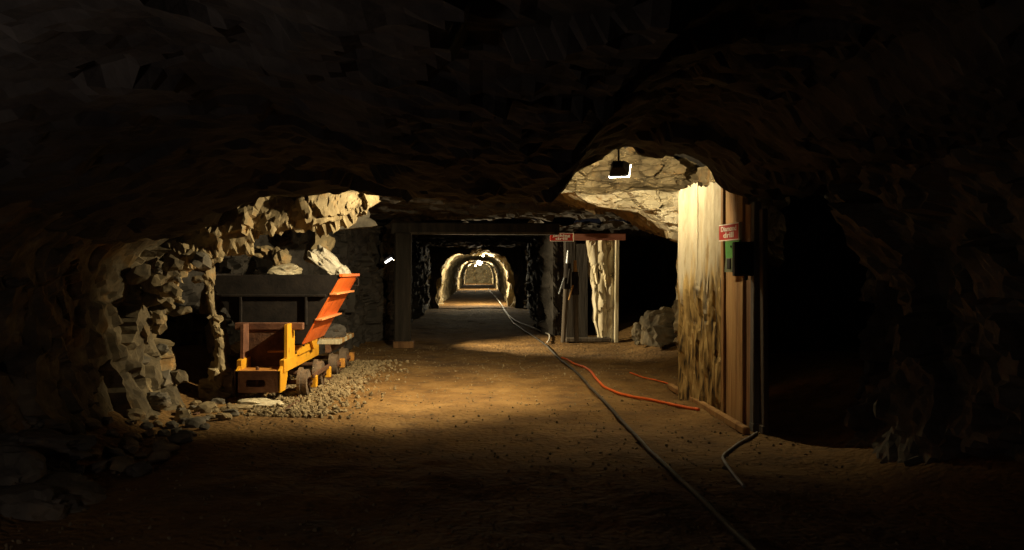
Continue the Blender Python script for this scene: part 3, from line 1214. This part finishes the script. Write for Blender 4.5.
put_rock(665, 331, 16.2, (.85, .8, .80), 61, 'rock_wall', (0, .1, .3), 'large rounded boulder between the timber frame and the plank wall')
put_rock(647, 336, 17.2, (.38, .5, .5), 62, 'rock_wall', (0, .1, 1.3), 'smaller reddish rock against the left of the large boulder')
put_rock(262, 404, 10.45, (.50, .35, .10), 63, 'rock_pale', (0, .05, .1), 'flat pale stone on the ground in front of the bumper', 'flat_stone')
put_rock(236, 409, 10.15, (.38, .26, .09), 64, 'gravel', (0, -.05, .4), 'flat tan stone nearest the camera below the bumper', 'flat_stone')
put_rock(292, 392, 11.2, (.3, .28, .08), 65, 'gravel', (0, 0, .9), 'small flat stone beside the front wheel', 'flat_stone')
put_rock(128, 392, 9.6, (.55, .5, .34), 66, 'rock', (0, .1, .3), 'ochre block at the foot of the rock arch', sub=4)
put_rock(112, 373, 9.7, (.38, .4, .34), 67, 'rock', (0, .1, 1.1), 'ochre stone resting on the block under the arch', sub=4)
put_rock(150, 402, 9.5, (.42, .4, .26), 68, 'rock_grey', (0, .2, 2.0), 'grey stone right of the ochre block under the arch')

# loose rubble along the left wall: separate stones
taken = [(fl(248, 408).x, 10.2, .3), (fl(262, 404).x, 10.5, .3)]
for i in range(46):
    for _ in range(60):
        y = R.uniform(6.9, 10.6)
        lim = lerp_tab([(6, -2.75), (8.3, -2.85), (10, -2.75), (10.6, -2.6)], y)
        x = lim - abs(R.gauss(0, .32)) + .12
        s = R.uniform(.08, .22)
        if all((x - a) ** 2 + (y - b) ** 2 > (c + s * .72) ** 2 for a, b, c in taken):
            break
    taken.append((x, y, s * .72))
    o = rock('rubble_stone', V((x, y, floor_z(x, y) + s * .2)), (s * 1.3, s, s * .7), 100 + i, R.choice(['rock_grey', 'rock', 'gravel']),
             (R.uniform(-.3, .3), R.uniform(-.3, .3), R.uniform(0, 6)), 2)
    tag(o, 'loose angular stone in the rubble at the foot of the left wall', 'rock', 'rubble stones along the left wall')


# gravel
def gravel(name, n, fn, smin, smax, seed, label):
    rr = random.Random(seed)
    ico = bmesh.new()
    bmesh.ops.create_icosphere(ico, subdivisions=1, radius=1)
    base = [v.co.copy() for v in ico.verts]
    ico.verts.index_update()
    faces = [[v.index for v in f.verts] for f in ico.faces]
    ico.free()
    vs, fs = [], []
    for _ in range(n):
        x, y = fn(rr)
        s = rr.uniform(smin, smax) * rr.uniform(.5, 1)
        e = Euler((rr.uniform(0, 6), rr.uniform(0, 6), rr.uniform(0, 6))).to_matrix()
        sc = V((1, rr.uniform(.6, 1), rr.uniform(.4, .8))) * s
        o = len(vs)
        c = V((x, y, floor_z(x, y) + s * .25))
        for b in base:
            p = b * (1 + rr.uniform(-.25, .25))
            vs.append(c + e @ V((p.x * sc.x, p.y * sc.y, p.z * sc.z)))
        fs += [[k + o for k in f] for f in faces]
    o = obj(name, vs, fs, 'gravel')
    tag(o, label, 'gravel', kind='stuff')
    return o


gravel('gravel_bed', 3000, lambda r: (CX + r.gauss(.5, .30), r.uniform(9.6, 15.5)), .02, .055, 3, 'loose crushed stone around the ore car track')
gravel('floor_grit', 3500, lambda r: (r.uniform(-3.2, 3.0), 5 + 14 * r.random() ** 1.2), .006, .022, 4, 'scattered grit on the dirt floor')

# ------------------------------------------------------------------ lamps in the far tunnel, and an added fill lamp beside the camera
def bulb_lamp(loc, power, r, label, m='glow_soft', light_off=(0, 0, -.30), group='lamps along the far tunnel'):
    t = thing('tunnel_lamp', loc, label, 'lamp', group)
    bm = bmesh.new()
    bmesh.ops.create_uvsphere(bm, u_segments=16, v_segments=10, radius=r)
    from_bm('globe', bm, m, t, True)
    cyl('socket', (0, 0, r * .8), (0, 0, r + .10), r * .45, 'black', t, seg=10)
    cyl('stem', (0, 0, r + .1), (0, 0, r + .4), .02, 'black', t, seg=8)
    point('tunnel_lamp_light', light_off, power, .05, (1, .86, .58), t)


bulb_lamp(V((.15, 40.6, 2.26)), P_TUN[0], .06, 'small lamp at the mouth of the far tunnel', light_off=(0, 0, -.6))
bulb_lamp(V((-.02, 72, 2.22)), P_TUN[1], .22, 'bright globe lamp glowing in the middle of the far tunnel', 'glow', light_off=(0, 0, -.34))  # globe enlarged so that it also stands for the lamp's glare
bulb_lamp(V((-.5, 99, 2.1)), P_TUN[2], .10, 'distant lamp deep in the far tunnel', light_off=(0, 0, -.22))

bk = thing('fill_lamp', (-2.6, 2.0, 1.35), 'dim fill lamp added out of view on the left beside the viewer', 'lamp')  # unseen lamp added to lift the dark foreground
bm = bmesh.new()
bmesh.ops.create_uvsphere(bm, u_segments=12, v_segments=8, radius=.07)
from_bm('globe', bm, 'glow_tube', bk, True)
cyl('base', (0, 0, .06), (0, 0, .14), .07, 'black', bk)
point('fill_lamp_light', (.05, .14, -.16), P_FILL, .12, (1.0, .82, .72), bk)
